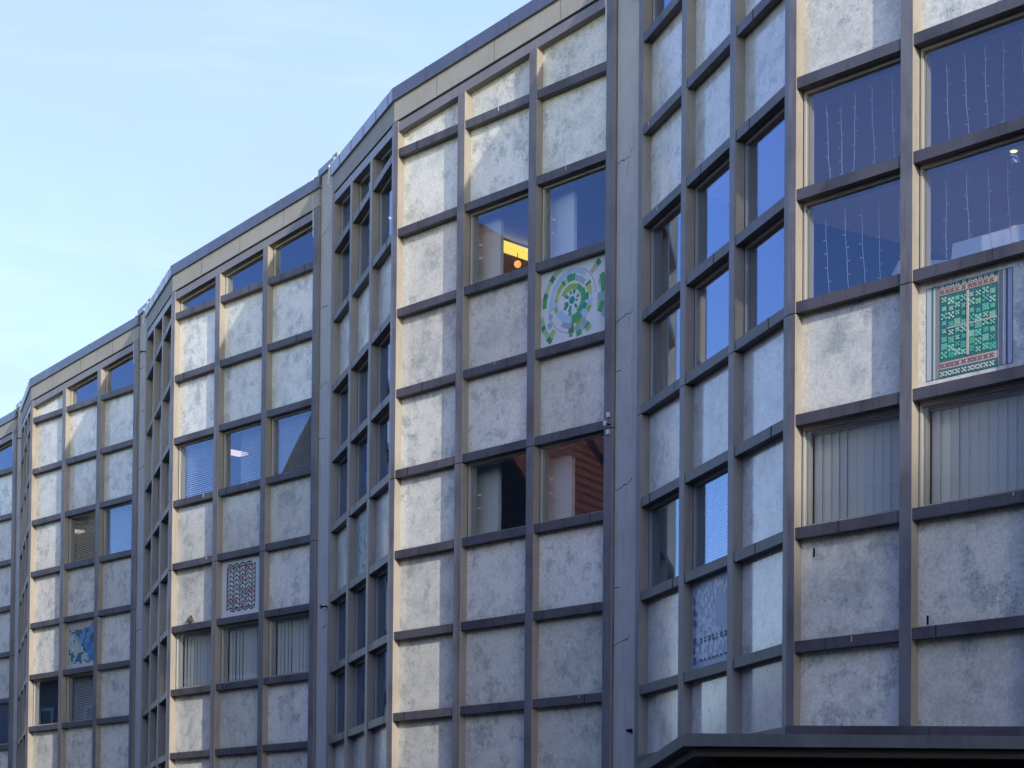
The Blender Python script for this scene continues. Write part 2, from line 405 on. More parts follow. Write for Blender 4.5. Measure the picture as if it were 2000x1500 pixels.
def art_tapestry(mb, fc, u0, u1, z0, z1):
    def rc(a, t, b_, bt, col, pr=.003): a *= .90; b_ *= .90; mosaic(mb, fc, u0, u1, z0, z1, [(a, 1 - bt), (b_, 1 - bt), (b_, 1 - t), (a, 1 - t)], tile(col), pr)
    teal, dk, mint, turq = (.035, .175, .16), (.03, .06, .09), (.36, .66, .55), (.06, .40, .30)
    for a, b_, c in ((.076, .08, dk), (.08, .125, (.52, .56, .62)), (.127, .143, teal), (.145, .16, (.62, .62, .60)), (.165, .2, (.28, .28, .27)), (.775, .81, (.28, .28, .28)), (.82, .836, (.6, .6, .6)), (.84, .857, (.05, .10, .20)), (.86, .90, (.42, .49, .62)), (.902, .906, dk)):
        rc(a, .07, b_, .925, c)
    rc(.08, .065, .90, .069, dk); rc(.08, .926, .90, .930, dk)
    rc(.205, .062, .765, .932, teal, .003)
    rc(.207, .107, .763, .162, (.56, .43, .37), .005); rc(.207, .783, .763, .85, (.56, .43, .40), .005)
    def ex(x, y, sz, col, n, pr=.008):
        for i in range(n):
            for j in range(n):
                if (i + j) % 2 == 0:
                    s = sz / n; rc(x + (i - n / 2) * s, y + (j - n / 2) * s, x + (i - n / 2 + .92) * s, y + (j - n / 2 + .92) * s, col, pr)
    xs = [.235, .285, .33, .38, .445, .505, .55, .60, .655, .71]
    for x in xs:
        ex(x, .085, .036, (.62, .64, .60), 3); ex(x, .135, .036, (.17, .045, .05), 3)
        ex(x, .817, .038, (.15, .04, .05), 3); ex(x, .892, .042, (.68, .70, .68), 3)
    for i, x in enumerate((.25, .318, .38, .44, .515, .58, .65, .715)):
        for j in range(8):
            y = .215 + j * .072 + (.012 if i % 2 else 0) + random.uniform(-.008, .008)
            sz = random.choice((.036, .044, .054, .058))
            if random.random() < .6: rc(x - sz * .55, y - sz * .55, x + sz * .55, y + sz * .55, turq if random.random() < .8 else (.08, .45, .18), .005)
            ex(x, y, sz, random.choice((mint, (.10, .50, .38), (.45, .68, .60), (.22, .60, .48))), random.choice((3, 3, 5)))
    rc(.47, .173, .49, .763, (.56, .52, .42), .010); rc(.28, .471, .755, .484, (.56, .52, .42), .0095)
def art_hearts(mb, fc, u0, u1, z0, z1):
    ink, red, grn, gry = tile((.02, .03, .038)), tile((.42, .06, .065)), tile((.05, .22, .12)), tile((.33, .40, .42))
    def q(pts, m, pr=.003): mosaic(mb, fc, u0, u1, z0, z1, pts, m, pr)
    def line(p0, p1, w, m=ink, pr=.004):
        dx, dy = p1[0] - p0[0], p1[1] - p0[1]; l = math.hypot(dx, dy) or 1; nx, ny = -dy / l * w / 2, dx / l * w / 2
        q([(p0[0] + nx, p0[1] + ny), (p0[0] - nx, p0[1] - ny), (p1[0] - nx, p1[1] - ny), (p1[0] + nx, p1[1] + ny)], m, pr)
    mosaic(mb, fc, u0, u1, z0, z1, [(.015, .02), (.985, .02), (.985, .98), (.015, .98)], tile((.72, .72, .71)), .0015)
    x0, x1, y0, y1 = .13, .78, .16, .85; nc, nr = 4.5, 9
    dx, dy = (x1 - x0) / 9, (y1 - y0) / nr
    for r in range(nr + 1):
        y = y0 + r * dy
        for i in range(9):
            up = (i % 2 == 0)
            a = (x0 + i * dx, y - dy * (.22 if up else -.22)); c = (x0 + (i + 1) * dx, y + dy * (.22 if up else -.22))
            line(a, c, .020)
            if r < nr:
                line((x0 + i * dx, y + dy * .12), (x0 + i * dx, y + dy * .75), .013, pr=.0045)
                if i % 2 == 0 and r < nr:
                    line((x0 + i * dx, y + dy * .30), (x0 + (i + .5) * dx, y + dy * .62), .010, pr=.005)
        if r < nr:
            for i in range(8):
                pick = random.random()
                m = red if pick < .15 else grn if pick < .26 else gry if pick < .36 else None
                if m:
                    cx, cy = x0 + (i + 1) * dx, y + dy * .5; s = 1 if i % 2 else -1
                    q([(cx - dx * .55, cy - s * dy * .28), (cx + dx * .55, cy - s * dy * .28), (cx + dx * .06, cy + s * dy * .38), (cx - dx * .06, cy + s * dy * .38)], m, .0055)
    line((x0, y0 - .02), (x0, y1 - .01), .018); line((x1, y0 + .04), (x1, y1 + .02), .018)
    for i in range(4):                                    # arches along the top, loops along the foot
        cx = x0 + (2 * i + 1) * dx
        for k in range(6):
            a0, a1 = math.pi * k / 6, math.pi * (k + 1) / 6
            line((cx + dx * .95 * math.cos(a0), y1 + dy * .8 * math.sin(a0)), (cx + dx * .95 * math.cos(a1), y1 + dy * .8 * math.sin(a1)), .02)
            line((cx + dx * (1 + .95 * math.cos(a0)), y0 - dy * .7 * math.sin(a0)), (cx + dx * (1 + .95 * math.cos(a1)), y0 - dy * .7 * math.sin(a1)), .02)
        line((cx, y1), (cx, y1 + dy * .8), .014); line((cx + dx, y0), (cx + dx, y0 - dy * .7), .014)
def art_blue(mb, fc, u0, u1, z0, z1):
    def rc(a, b_, c, d, col, pr): a *= .93; c *= .93; mosaic(mb, fc, u0, u1, z0, z1, [(a, b_), (c, b_), (c, d), (a, d)], tile(col), pr)
    rc(.02, .02, .985, .985, (.50, .50, .47), .002)
    rc(.06, .10, .985, .83, (.035, .13, .20), .003); rc(.82, .80, .985, .90, (.03, .10, .17), .003)
    for x, y in ((.50, .62), (.57, .72), (.72, .62), (.80, .76), (.66, .50), (.44, .55), (.90, .82)): rc(x - .05, y - .10, x + .05, y + .10, (.12, .30, .52), .006)
    for i in range(60):
        x, y = random.uniform(.6, .96), random.uniform(.12, .48)
        if x > .95 - y * .7: rc(x - .05, y - .06, min(.985, x + .05), y + .06, random.choice(((.05, .20, .46), (.06, .25, .54), (.04, .16, .38))), random.uniform(.004, .008))
    def green(x, y): rc(x - .035, y - .045, x + .035, y + .045, random.choice(((.40, .52, .44), (.46, .58, .50), (.30, .44, .44))), random.uniform(.008, .012)); rc(x - .035, y - .055, x + .035, y - .046, (.60, .64, .60), .0125)
    for i in range(46):
        x = random.uniform(.08, .52); y = .84 - (x * .55) - random.uniform(-.02, .36)
        if y > .36 - .1 * (x < .2): green(x, max(.3, y))
    for x, y in ((.30, .27), (.25, .19), (.33, .33), (.54, .24), (.60, .30), (.66, .22), (.72, .19), (.56, .17), (.62, .24), (.10, .26), (.12, .15), (.2, .10), (.68, .26)): green(x, y)
    for x in (.25, .38, .45, .6, .7, .85, .93): rc(x - .06, .03, x + .06, random.uniform(.09, .15), (.55, .60, .68), .007)
    for x in (.08, .2, .33, .48, .6, .74): rc(x - .07, random.uniform(.78, .85), x + .07, .985, (.48, .46, .44), .006)
def art_pale(mb, fc, u0, u1, z0, z1, cols, bg, n=150, bands=True):
    def rc(a, b_, c, d, col, pr): mosaic(mb, fc, u0, u1, z0, z1, [(a, b_), (c, b_), (c, d), (a, d)], tile(col), pr)
    rc(.02, .03, .985, .985, bg, .002)
    for i in range(n):
        x, y = random.uniform(.1, .95), random.uniform(.12, .95)
        if bands and x > .55 and .42 < y < .78: continue
        w, h = random.choice(((.018, .03), (.022, .04), (.028, .025), (.02, .022))); rc(x - w, y - h, min(.985, x + w), min(.985, y + h), random.choice(cols), random.uniform(.004, .010))
    if bands:
        for i in range(9):
            x = .2 + i * .09
            for y in (.335, .30, .10): rc(x, y, x + .045, y + .02, (.05, .08, .17), .0115)
        for y in (.08, .2, .3, .5, .62, .75): rc(.03, y, .10, y + .08, (.14, .19, .30), .005)
ART = dict(C=(art_circle, 'pale panel with a green and blue mosaic of broken rings'), T=(art_tapestry, 'panel with a green checkered carpet pattern and a cream cross'),
           H=(art_hearts, 'pale panel drawn with dark waves and red and green wedges'), B=(art_blue, 'panel with a blue and sage green tile mosaic'),
           M=(lambda *a: art_pale(*a, ((.78, .82, .84), (.66, .72, .78), (.84, .86, .88)), (.42, .54, .66), 230), 'panel with a pale blue mosaic of small oblongs'),
           G=(lambda *a: art_pale(*a, ((.30, .38, .34), (.16, .24, .16), (.36, .44, .46), (.22, .29, .24)), (.34, .40, .41), 90, False), 'panel flecked with green and grey tiles'))

# ------------------------------------------------------------------ panels and windows
panels.sort(key=lambda a: -a[0])
plain = [p for p in panels if p[6] in 'P' + ''.join(ART)]
single = set(id(p) for p in plain[:100]) | set(id(p) for p in plain if p[6] != 'P')
single = set(list(id(p) for p in plain if p[6] != 'P') + [id(p) for p in plain if p[6] == 'P'][:100 - len([p for p in plain if p[6] != 'P'])])
rest = MB()
for p in plain:
    area, fc, c0, c1, za, zb, code, key = p
    mb = MB() if id(p) in single else rest
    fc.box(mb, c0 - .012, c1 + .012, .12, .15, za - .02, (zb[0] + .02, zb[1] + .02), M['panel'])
    if id(p) in single:
        o = mb.build('panel', bld)
        if code != 'P':
            fn, lab = ART[code]; o['label'] = lab
            am = MB(); fn(am, fc, c0, c1, za, zb[0]); am.build('mosaic', o)
o = rest.build('panel', bld); o['kind'] = 'stuff'

def frame_ring(mb, fc, c0, c1, za, zb, w, d0, d1, m):
    fc.box(mb, c0 - .01, c0 + w, d0, d1, za - .01, (zb[0] + .01, zb[1] + .01), m)
    fc.box(mb, c1 - w, c1 + .01, d0, d1, za - .01, (zb[0] + .01, zb[1] + .01), m)
    sl = (zb[1] - zb[0]) / (c1 - c0)
    fc.box(mb, c0 + w, c1 - w, d0 + .001, d1, za - .01, za + w, m)
    fc.box(mb, c0 + w, c1 - w, d0 + .001, d1, (zb[0] - w + sl * w, zb[1] - w - sl * w), (zb[0] + .01, zb[1] + .01), m)
for p in panels:
    area, fc, c0, c1, za, zb, code, key = p
    if code not in 'Wvby': continue
    mb = MB()
    frame_ring(mb, fc, c0, c1, za, zb, .034, .122, .165, M['winframe'])
    frame_ring(mb, fc, c0, c1, za, zb, .05, .167, .24, M['inner'])
    fc.box(mb, c0 - .005, c0 + .009, .118, .16, za, zb, M['dark'])
    win = mb.build('window', bld)
    mb = MB(); fc.box(mb, c0 + .03, c1 - .03, .135, .141, za + .03, (zb[0] - .03, zb[1] - .03), M['glass']); mb.build('pane', win)
    zt = min(zb)
    if code in 'by':
        mb = MB(); m = M['blind'] if code == 'b' else M['blindy']; n = int((zt - za - .08) / .038); ua = c0 + .055 + (.20 if key == (2, 'f', 1, 3) else 0)
        dd = .32 if key == (2, 'f', 1, 3) else .27 if code == 'b' else .255
        for i in range(n):
            z = za + .06 + i * .038
            a = [fc.P(u, d, z + h) for u, d, h in ((ua, dd - .012, -.012), (c1 - .055, dd - .012, -.012), (c1 - .055, dd + .012, .012), (ua, dd + .012, .012))]
            mb.hexa([q - Vector((0, 0, .0012)) for q in a], [q + Vector((0, 0, .0012)) for q in a], m)
        for u in (ua + .15, c1 - .25): mb.tube([fc.P(u, dd - .014, za + .05), fc.P(u, dd - .014, zt - .05)], .0025, m, 4)
        bl = mb.build('blind', win)
        if code == 'y': bl['label'] = 'cream venetian blind'
    if code == 'v':
        mb = MB(); wv = .118; n = int((c1 - c0 - .10) / .102); u = c0 + .05
        fc.box(mb, c0 + .05, c1 - .05, .242, .275, zt - .075, zt - .04, M['white'])
        for i in range(n):
            a = R(random.uniform(-9.5, -5.5)) if i > 3 else R(random.uniform(-15, -8)); du, dn = wv * math.cos(a), wv * math.sin(a)
            q = [fc.p(u, .27), fc.p(u + du, .27 + dn), fc.p(u + du, .272 + dn), fc.p(u, .272)]
            mb.prism(q, za + .02, zt - .08, M['vane']); u += .102
        mb.build('blind', win)

# ------------------------------------------------------------------ piers, ground floor, rooms
rooms = {4: (3.55, 7.0, 10.5, 13.0), 3: (4.75, 8.2, 11.62, 13.0), 2: (3.55, 6.95, 10.4, 13.2), 1: (3.55, 6.95, 10.4, 13.2), 0: (3.55, 6.95, 10.4, 13.2)}
def crack(mb, fc, u, z, seed, length, ang=0):
    rr = random.Random(seed); p = [(u, z)]
    for _ in range(9):
        a = R(ang + rr.uniform(-20, 20)); st = length / 9; p.append((p[-1][0] + st * math.cos(a), p[-1][1] + st * math.sin(a)))
    for (a, b_), (c, d) in zip(p, p[1:]):
        w = rr.uniform(.003, .008)
        mb.hexa([fc.P(a, .03, b_ - w), fc.P(c, .03, d - w), fc.P(c, .03, d + w), fc.P(a, .03, b_ + w)], [fc.P(a, -.0015, b_ - w), fc.P(c, -.0015, d - w), fc.P(c, -.0015, d + w), fc.P(a, -.0015, b_ + w)], M['crack'])
for b in range(-1, 5):
    # pier to the right of bay b
    ff, fs = bay(b); nf, ns = bay(b + 1)
    C = Vector(ff.p(L, 0)); A = Vector(ns.p(0, 0)); t = (A - C).normalized(); pf = Facet(C, t); pf.o = Vector(pf.p(0, .045)); pl = (A - C).length
    mb = MB(); ztop = zr(1) + 1.40
    pf.box(mb, .012, pl - .004, 0, .55, 0, ztop, M['pier'])
    pf.box(mb, -.02, .012, .03, .5, .3, zr(1) + .9, M['dark'])
    rc_ = random.Random(b * 17 + 5); zc_ = rc_.uniform(8.6, 9.0)
    while zc_ > .2:
        if rc_.random() < .75:
            ln = rc_.uniform(.12, .44); crack(mb, pf, .015 if rc_.random() < .7 else .25, zr(zc_), rc_.random(), ln, rc_.uniform(-6, 6))
            if rc_.random() < .5: crack(mb, pf, rc_.uniform(.25, .42), zr(zc_) - .02, rc_.random(), rc_.uniform(.12, .3), -90)
            if rc_.random() < .5: crack(mb, pf, rc_.uniform(.28, .4), zr(zc_) + .02, rc_.random(), rc_.uniform(.05, .12), rc_.uniform(20, 80))
        zc_ -= rc_.uniform(.5, 1.5)
    pr = mb.build('pier', bld)
    mb = MB(); pf.box(mb, -.06, pl + .02, -.04, .6, ztop - .001, ztop + .115, M['coping'])
    pf.box(mb, pl * .72, pl + .03, .02, .62, ztop + .114, ztop + .20, M['fascia']); mb.build('pier_cap', pr)
    mb = MB(); mb.tube([pf.P(-.16, -.075, zr(1) + .42), pf.P(-.16, -.08, zr(1) + .95), pf.P(-.16, -.085, zr(1) + 1.42)], .011, M['rod'], 6)
    mb.tube([pf.P(-.16, -.08, zr(1) + 1.16), pf.P(-.06, -.03, zr(1) + 1.12)], .012, M['soot'], 5)
    mb.tube([pf.P(-.16, -.08, zr(1) + 1.40), pf.P(.0, .02, zr(1) + 1.44)], .007, M['soot'], 5); mb.build('conductor_rod', pr)
    mb = MB(); zc = ztop - .02
    mb.tube([pf.P(pl - .10, -.02, zc - .34), pf.P(pl - .12, -.07, zc - .30), pf.P(pl - .06, -.075, zc + .02), pf.P(pl + .04, -.05, zc + .03)], .012, M['rod'], 6); mb.build('cable_loop', pr)
    mb = MB()
    for rz in ((6.12,) if b == 2 else (8.2, 0.55) if b == 1 else (.5,)):
        q = pf.P(pl - .12, 0, zr(rz)); mb.tube([q, q + Vector((pf.n.x, pf.n.y, 0)) * -.10], .012, M['soot'], 6)
        ring = [q + Vector((pf.n.x, pf.n.y, 0)) * -.10 + Vector((pf.t.x * .03 * math.cos(a), pf.t.y * .03 * math.cos(a), .03 * math.sin(a))) - Vector((pf.t.x, pf.t.y, 0)) * .05 for a in [i * math.pi / 4 for i in range(9)]]
        mb.tube(ring, .007, M['soot'], 5)
    if b == 2: mb.tube([pf.P(pl - .30, -.04, zr(6.12)), pf.P(pl - .02, -.07, zr(6.12))], .009, M['soot'], 5)
    if b == 3:
        q = pf.P(pl - .14, 0, zr(8.46)); mb.tube([q, q + Vector((pf.n.x, pf.n.y, 0)) * -.07], [.028, .018], M['soot'], 7)
    mb.build('hook', pr)
    # plinth and shopfront below the grid
    if b >= 0:
        mb = MB()
        for fc in (ff, fs):
            fc.box(mb, .02, L - .02, .05, .30, 0, .6, M['pier']); fc.box(mb, .02, L - .02, .06, .25, ZBOT - .35, ZBOT - .002, M['fascia'])
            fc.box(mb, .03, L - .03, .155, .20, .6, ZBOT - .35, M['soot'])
        mb.build('ground_floor_wall', bld)
        back = 5.5; N = Vector((.862, .507))
        din = .30; a_, b_, c_ = Vector(fs.p(0, din)), Vector(ff.p(.05, din)), Vector(ff.p(L, din))
        poly = [a_, b_, c_, c_ + N * back, a_ + N * back]
        zs = rooms[b]
        mb = MB()
        for z in zs: mb.prism(poly, z, z + .12, M['ceil'])
        for z in zs: mb.prism([a_ + (b_ - a_) * .03 + N * .1, b_ + N * .08, c_ + (b_ - c_) * .03 + N * .1, c_ + N * (back - .1), a_ + N * (back - .1)], z + .12, z + .128, M['floor'])
        mb.build('floor_slab', bld)
        mb = MB(); D = Vector((.508, -.861))
        mb.prism([c_ + N * back, a_ + N * back, a_ + N * (back + .2), c_ + N * (back + .2)], 0, 13.2, M['room'])
        mb.prism([c_, c_ + N * back, c_ + N * back + D * .16, c_ + D * .16], 0, 13.2, M['room'])
        mb.build('room_wall', bld)
        mb = MB(); zt = zr(1)
        mb.prism([Vector(fs.p(0, .36)), Vector(ff.p(.1, .36)), Vector(ff.p(L, .36)), c_ + N * back, a_ + N * back], [zt + .9, zt + .6, zt + .9, zt + .9, zt + .9], [zt + 1.05, zt + .72, zt + 1.05, zt + 1.05, zt + 1.05], M['coping'])
        mb.build('roof', bld)

# far (left) end wall
ff0, fs0 = bay(0); e = Vector(fs0.p(0, .3)) - TV.normalized() * .7; mb = MB(); N = Vector((.862, .507)); D = TV.normalized()
mb.prism([e, e + D * .2, e + D * .2 + N * 6, e + N * 6], 0, 13.2, M['pier']); mb.build('end_wall', bld)
# white columns just inside the middle windows of the third bay
ff, fs = bay(3)
for c0, r in ((COLS['f'][1][0], 2), (COLS['f'][2][0], 2), (COLS['f'][1][0], 5), (COLS['f'][2][0], 5)):
    mb = MB(); ff.box(mb, c0 - .13, c0 + .315, .40, .46, zr(r + 1) - .4, zr(r) + .3, M['white'])
    for k in (.42, .60): ff.box(mb, c0 + .02, c0 + .10, .242, .275, zr(r + 1) + k, zr(r + 1) + k + .03, M['white'])
    mb.build('interior_column', bld)
# small white cable clips on the last mullion of the third bay
mb = MB()
for dz, du in ((.10, .06), (.0, .01), (-.12, .06)): ff.box(mb, L - .13 + du, L - .09 + du, -.03, .01, zr(5) - .05 + dz - .03, zr(5) - .05 + dz + .03, M['white'])
mb.tube([ff.P(L - .11, -.015, zr(5) - .05), ff.P(L - .02, -.01, zr(5) - .08)], .008, M['soot'], 5); mb.build('cable_clip', bld)
# slots in two panels of the nearest bay
f4, s4 = bay(4)
mb = MB(); f4.box(mb, .24, .262, .117, .13, zr(7) - RH - .19, zr(7) - RH - .10, M['soot']); f4.box(mb, 1.58, 1.602, .117, .13, zr(8) + .03, zr(8) + .12, M['soot']); mb.build('vent_slot', bld)

# sloping sill and entrance canopy of the nearest bay
mb = MB(); us = [0, 1.4, 2.8, L]; 
def zflat(fc, u, y, d=-.012):
    lo, hi = 0, 8
    for _ in range(40):
        m = (lo + hi) / 2
        if project(fc.P(u, d, m))[1] > y: lo = m
        else: hi = m
    return lo
zl, zh = zflat(f4, 0, 1417), zflat(f4, L, 1420)
f4.box(mb, 0.0, L, -.014, .10, (zl - .6, zh - .6), (zl, zh), M['rail'])
z0 = zflat(s4, 2.9, 1452); s4.box(mb, .14, L - .002, -.010, .10, zl - .62, zl - .01, M['rail'])
mb.build('sill', bld)
YC = 15.6
c0 = ray(1335, 1432, YC); c0b = ray(1335, 1457, YC); ze, zf = c0.z, c0b.z
cr = ray(2000, 1430, YC)
xl, xr = c0.x, cr.x + 3.2
bk = ray(1170, 1500, 24.0)
back_l = Vector((bk.x, bk.y)); 
plan = [(xl, YC), (xr, YC - .02), (xr + 2.0, YC + 9), (back_l.x + .6, back_l.y)]
plan = [(xl, YC), (xr, YC), (xr, YC + 2.0), (back_l.x + 3.0, back_l.y - 2.5), (back_l.x, back_l.y)]
can = MB(); can.prism(plan, zf, ze, M['canopy'])
for i in range(14):
    x = xl + .15 + i * .62; can.prism([(x, YC - .004), (x + .008, YC - .004), (x + .008, YC + .02), (x, YC + .02)], zf - .002, ze + .002, M['canopy'])
cano = can.build('entrance_canopy', bld)
def inset(k): return [(plan[0][0] + k, plan[0][1] + k), (plan[1][0] - k, plan[1][1] + k), (plan[2][0] - k, plan[2][1]), plan[3], (plan[4][0] + k, plan[4][1] - .2)]
mb = MB(); mb.prism(inset(.10), zf - .075, zf - .004, M['trim']); mb.build('canopy_trim', cano)
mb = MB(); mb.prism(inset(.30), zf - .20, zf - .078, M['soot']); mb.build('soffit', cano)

# ------------------------------------------------------------------ things in and on the building
# light curtains
def curtain(fc, c0, c1, za, zt, us, label, seed):
    rr = random.Random(seed)
    o = empty('light_curtain', fc.P((c0 + c1) / 2, .34, zt - .05), label, 'string lights', 'light curtains hung behind the windows')
    for u in us:
        mb = MB(); n = 16; x = c0 + u; ph = rr.uniform(0, 6); drift = rr.uniform(-.01, .07); top = zt + .16 - rr.uniform(0, .06); bot = za + .02 + rr.uniform(0, .1)
        pts = [fc.P(x + .0035 * math.sin(ph + i * .9) + drift * (i / n) ** 2, .34, top + (bot - top) * i / n) for i in range(n + 1)]
        mb.tube(pts, .0030, M['wire'], 4)
        for i in range(1, n, 2):
            q = pts[i]; s = rr.choice((-1, 1)); e = q + Vector((fc.t.x, fc.t.y, 0)) * .03 * s
            mb.tube([q, e, e + Vector((0, 0, .012))], .0036, M['wire'], 4)
        mb.build('strand', o)
c1_, c2_ = COLS['f'][0], COLS['f'][1]
curtain(f4, *c1_, zr(4), zr(3) - RH, (.13, .31, .48, .68, .92, 1.15), 'strands of tiny bulbs in the upper large window left of the topmost right window', 1)
curtain(f4, *c1_, zr(5), zr(4) - RH, (.12, .36, .56, .77, 1.0), 'strands of tiny bulbs in the large window left of the white cloth table', 2)
curtain(f4, *c2_, zr(4), zr(3) - RH, (.16, .36, .58, .78, .98, 1.15), 'strands of tiny bulbs in the topmost window at the right edge', 3)
curtain(f4, *c2_, zr(5), zr(4) - RH, (.16, .38, .62, .82, 1.05), 'strands of tiny bulbs in the window above the green carpet pattern panel', 4)
c3_ = COLS['s'][2]
curtain(s4, *c3_, zr(4), zr(3) - RH, (.55, .75, .95), 'faint strands of tiny bulbs in the upper blue window left of the nearest corner', 5)
# tables with white cloths
def table(p, ang, wx, wy, zt, lab1, lab2, peak=False):
    d = dirv(ang); e = Vector((-d.y, d.x)); P = lambda a, c: (p.x + d.x * a + e.x * c, p.y + d.y * a + e.y * c)
    o = empty('dining_table', (p.x, p.y, 7.13), lab1, 'table')
    mb = MB(); mb.prism([P(-wx / 2, -wy / 2), P(wx / 2, -wy / 2), P(wx / 2, wy / 2), P(-wx / 2, wy / 2)], zt - .04, zt - .012, M['wood']); mb.build('tabletop', o)
    for sx in (-1, 1):
        for sy in (-1, 1):
            mb = MB(); x, y = sx * (wx / 2 - .08), sy * (wy / 2 - .08)
            mb.prism([P(x - .03, y - .03), P(x + .03, y - .03), P(x + .03, y + .03), P(x - .03, y + .03)], 7.13, zt - .041, M['wood']); mb.build('leg', o)
    mb = MB(); n = 40; ring = []
    for i in range(n):
        s = 4 * i / n; k = int(s); f = s - k
        cs = [(-1, -1), (1, -1), (1, 1), (-1, 1)]; a, c = cs[k], cs[(k + 1) % 4]
        ring.append(((a[0] + (c[0] - a[0]) * f) * (wx / 2 + .012), (a[1] + (c[1] - a[1]) * f) * (wy / 2 + .012)))
    top = [(*P(*q), zt) for q in ring]
    low = [(*P(q[0] * (1.02 + .02 * math.sin(i * 1.7)), q[1] * (1.02 + .02 * math.cos(i * 2.1))), zt - .30 - .03 * math.sin(i * .9)) for i, q in enumerate(ring)]
    mb.hexa(low, top, M['cloth']); c = mb.build('tablecloth'); tag(c, lab2, 'tablecloth')
    return o
q = f4.P(2.55, 1.0, 0); table(q, -45.5, 1.9, .9, 8.07, 'table by the window above the green carpet pattern panel', 'white cloth hanging over the table above the green carpet pattern panel')
q = f4.P(.88, 1.35, 0); table(q, -2, .9, .9, 8.12, 'table in the window above the plain panel beside the nearest corner', 'white cloth whose corner shows low in the window beside the nearest corner')
# lamps
n3 = Vector((ff.n.x, ff.n.y))
p0 = ray(950, 476, 28.2); lo = empty('strip_lamp', p0, 'lit yellow strip lamp inside the window up and left of the green ring mosaic', 'lamp')
e1 = p0 + Vector((n3.x, n3.y, 0)) * 1.9; e0 = p0 - Vector((n3.x, n3.y, 0)) * .1; tt = Vector((ff.t.x, ff.t.y, 0)) * .09
mb = MB(); mb.hexa([e0 - tt, e1 - tt, e1 + tt, e0 + tt], [v + Vector((0, 0, .10)) for v in (e0 - tt, e1 - tt, e1 + tt, e0 + tt)], M['yellow']); mb.build('diffuser', lo)
mb = MB(); up = Vector((0, 0, .102)); mb.hexa([v + up for v in (e0 - tt, e1 - tt, e1 + tt, e0 + tt)], [v + up + Vector((0, 0, .03)) for v in (e0 - tt * .8, e1 - tt * .8, e1 + tt * .8, e0 + tt * .8)], M['white']); mb.build('housing', lo)
def ball(mb, c, r, m, sz=1., n=10):
    pts = []; 
    for i in range(n + 1):
        a = math.pi * i / n; pts.append((Vector((c.x, c.y, c.z + r * sz * math.cos(a))), max(.0005, r * math.sin(a))))
    mb.tube([p for p, _ in pts], [q for _, q in pts], m, 12)
g = ray(1011, 516, 28.6); go = empty('globe_lamp', g, 'small glowing orange globe lamp below the yellow strip lamp', 'lamp')
mb = MB(); ball(mb, g, .055, M['orange']); mb.build('globe', go, True)
mb = MB(); mb.tube([g + Vector((0, 0, .05)), g + Vector((0, 0, .9))], .006, M['soot'], 5); mb.build('cord', go)
for (x, y, Y, lab) in ((1980, 293, 22.1, 'warm round downlight near the top of the right edge window'), (1984, 446, 24.6, 'warm round downlight above the white cloth table')):
    q = ray(x, y, Y); do = empty('downlight', q, lab, 'lamp')
    mb = MB(); ball(mb, q, .05, M['spot'], .6); mb.build('bulb', do, True)
    pl_d = bpy.data.lights.new('downlight_glow', 'SPOT'); pl_d.energy = 30; pl_d.spot_size = R(150); pl_d.spot_blend = .6; pl_d.color = (1, .80, .62); pl_d.shadow_soft_size = .06
    po = bpy.data.objects.new('downlight_glow', pl_d); COL.objects.link(po); po.parent = do; po.location = (0, 0, -.08)
    mb = MB(); mb.tube([q + Vector((0, 0, .03)), q + Vector((0, 0, .12))], .075, M['white'], 10); mb.build('rim', do)
for (x, y, Y, lab) in ((457, 886, 34.6, 'small pinkish lit ceiling panel behind the middle of three windows with blinds'), (143, 1038, 42.0, 'small pinkish lit ceiling panel in the window with the cream blind')):
    q = ray(x, y, Y); do = empty('ceiling_lamp', q, lab, 'lamp'); t3 = Vector((f4.t.x, f4.t.y, 0)) * .14; d3 = Vector((f4.n.x, f4.n.y, 0)) * .22
    mb = MB(); r4 = [q - t3 - d3, q + t3 - d3, q + t3 + d3, q - t3 + d3]; mb.hexa(r4, [v + Vector((0, 0, .03)) for v in r4], M['pink']); mb.build('diffuser', do)
    mb = MB(); mb.hexa([v + Vector((0, 0, .031)) for v in r4], [v + Vector((0, 0, .08)) for v in r4], M['white']); mb.build('housing', do)
# bird on a sill of the second bay
f2, s2 = bay(2); q = f2.P(.62, .06, zr(6)); bo = empty('bird', q, 'small plump brown bird on the ledge just left of the panel drawn with dark waves', 'bird')
mb = MB(); ax = Vector((f2.t.x, f2.t.y, 0)); nn = Vector((f2.n.x, f2.n.y, 0))
mb.tube([q + Vector((0, 0, .012)) - ax * .004, q + Vector((0, 0, .035)), q + Vector((0, 0, .075)), q + Vector((0, 0, .105)) + ax * .004, q + Vector((0, 0, .128)) + ax * .008, q + Vector((0, 0, .148)) + ax * .008, q + Vector((0, 0, .158)) + ax * .006], [.014, .040, .056, .050, .036, .030, .010], M['bird'], 12)
mb.build('body', bo, True)
mb = MB(); mb.tube([q + Vector((0, 0, .138)) + ax * .034, q + Vector((0, 0, .134)) + ax * .056], [.008, .002], M['birdd'], 6); mb.build('beak', bo)
for s in (-1, 1):
    mb = MB(); mb.tube([q + ax * .045 * s - nn * .02 + Vector((0, 0, .115)), q + ax * .054 * s - nn * .025 + Vector((0, 0, .075)), q + ax * .02 * s - nn * .03 + Vector((0, 0, .02))], [.012, .017, .004], M['birdd'], 7); mb.build('wing', bo, True)
    mb = MB(); mb.tube([q + ax * .012 * s + Vector((0, 0, .02)), q + ax * .012 * s + Vector((0, 0, .0005))], .0035, M['birdd'], 5); mb.build('foot', bo)

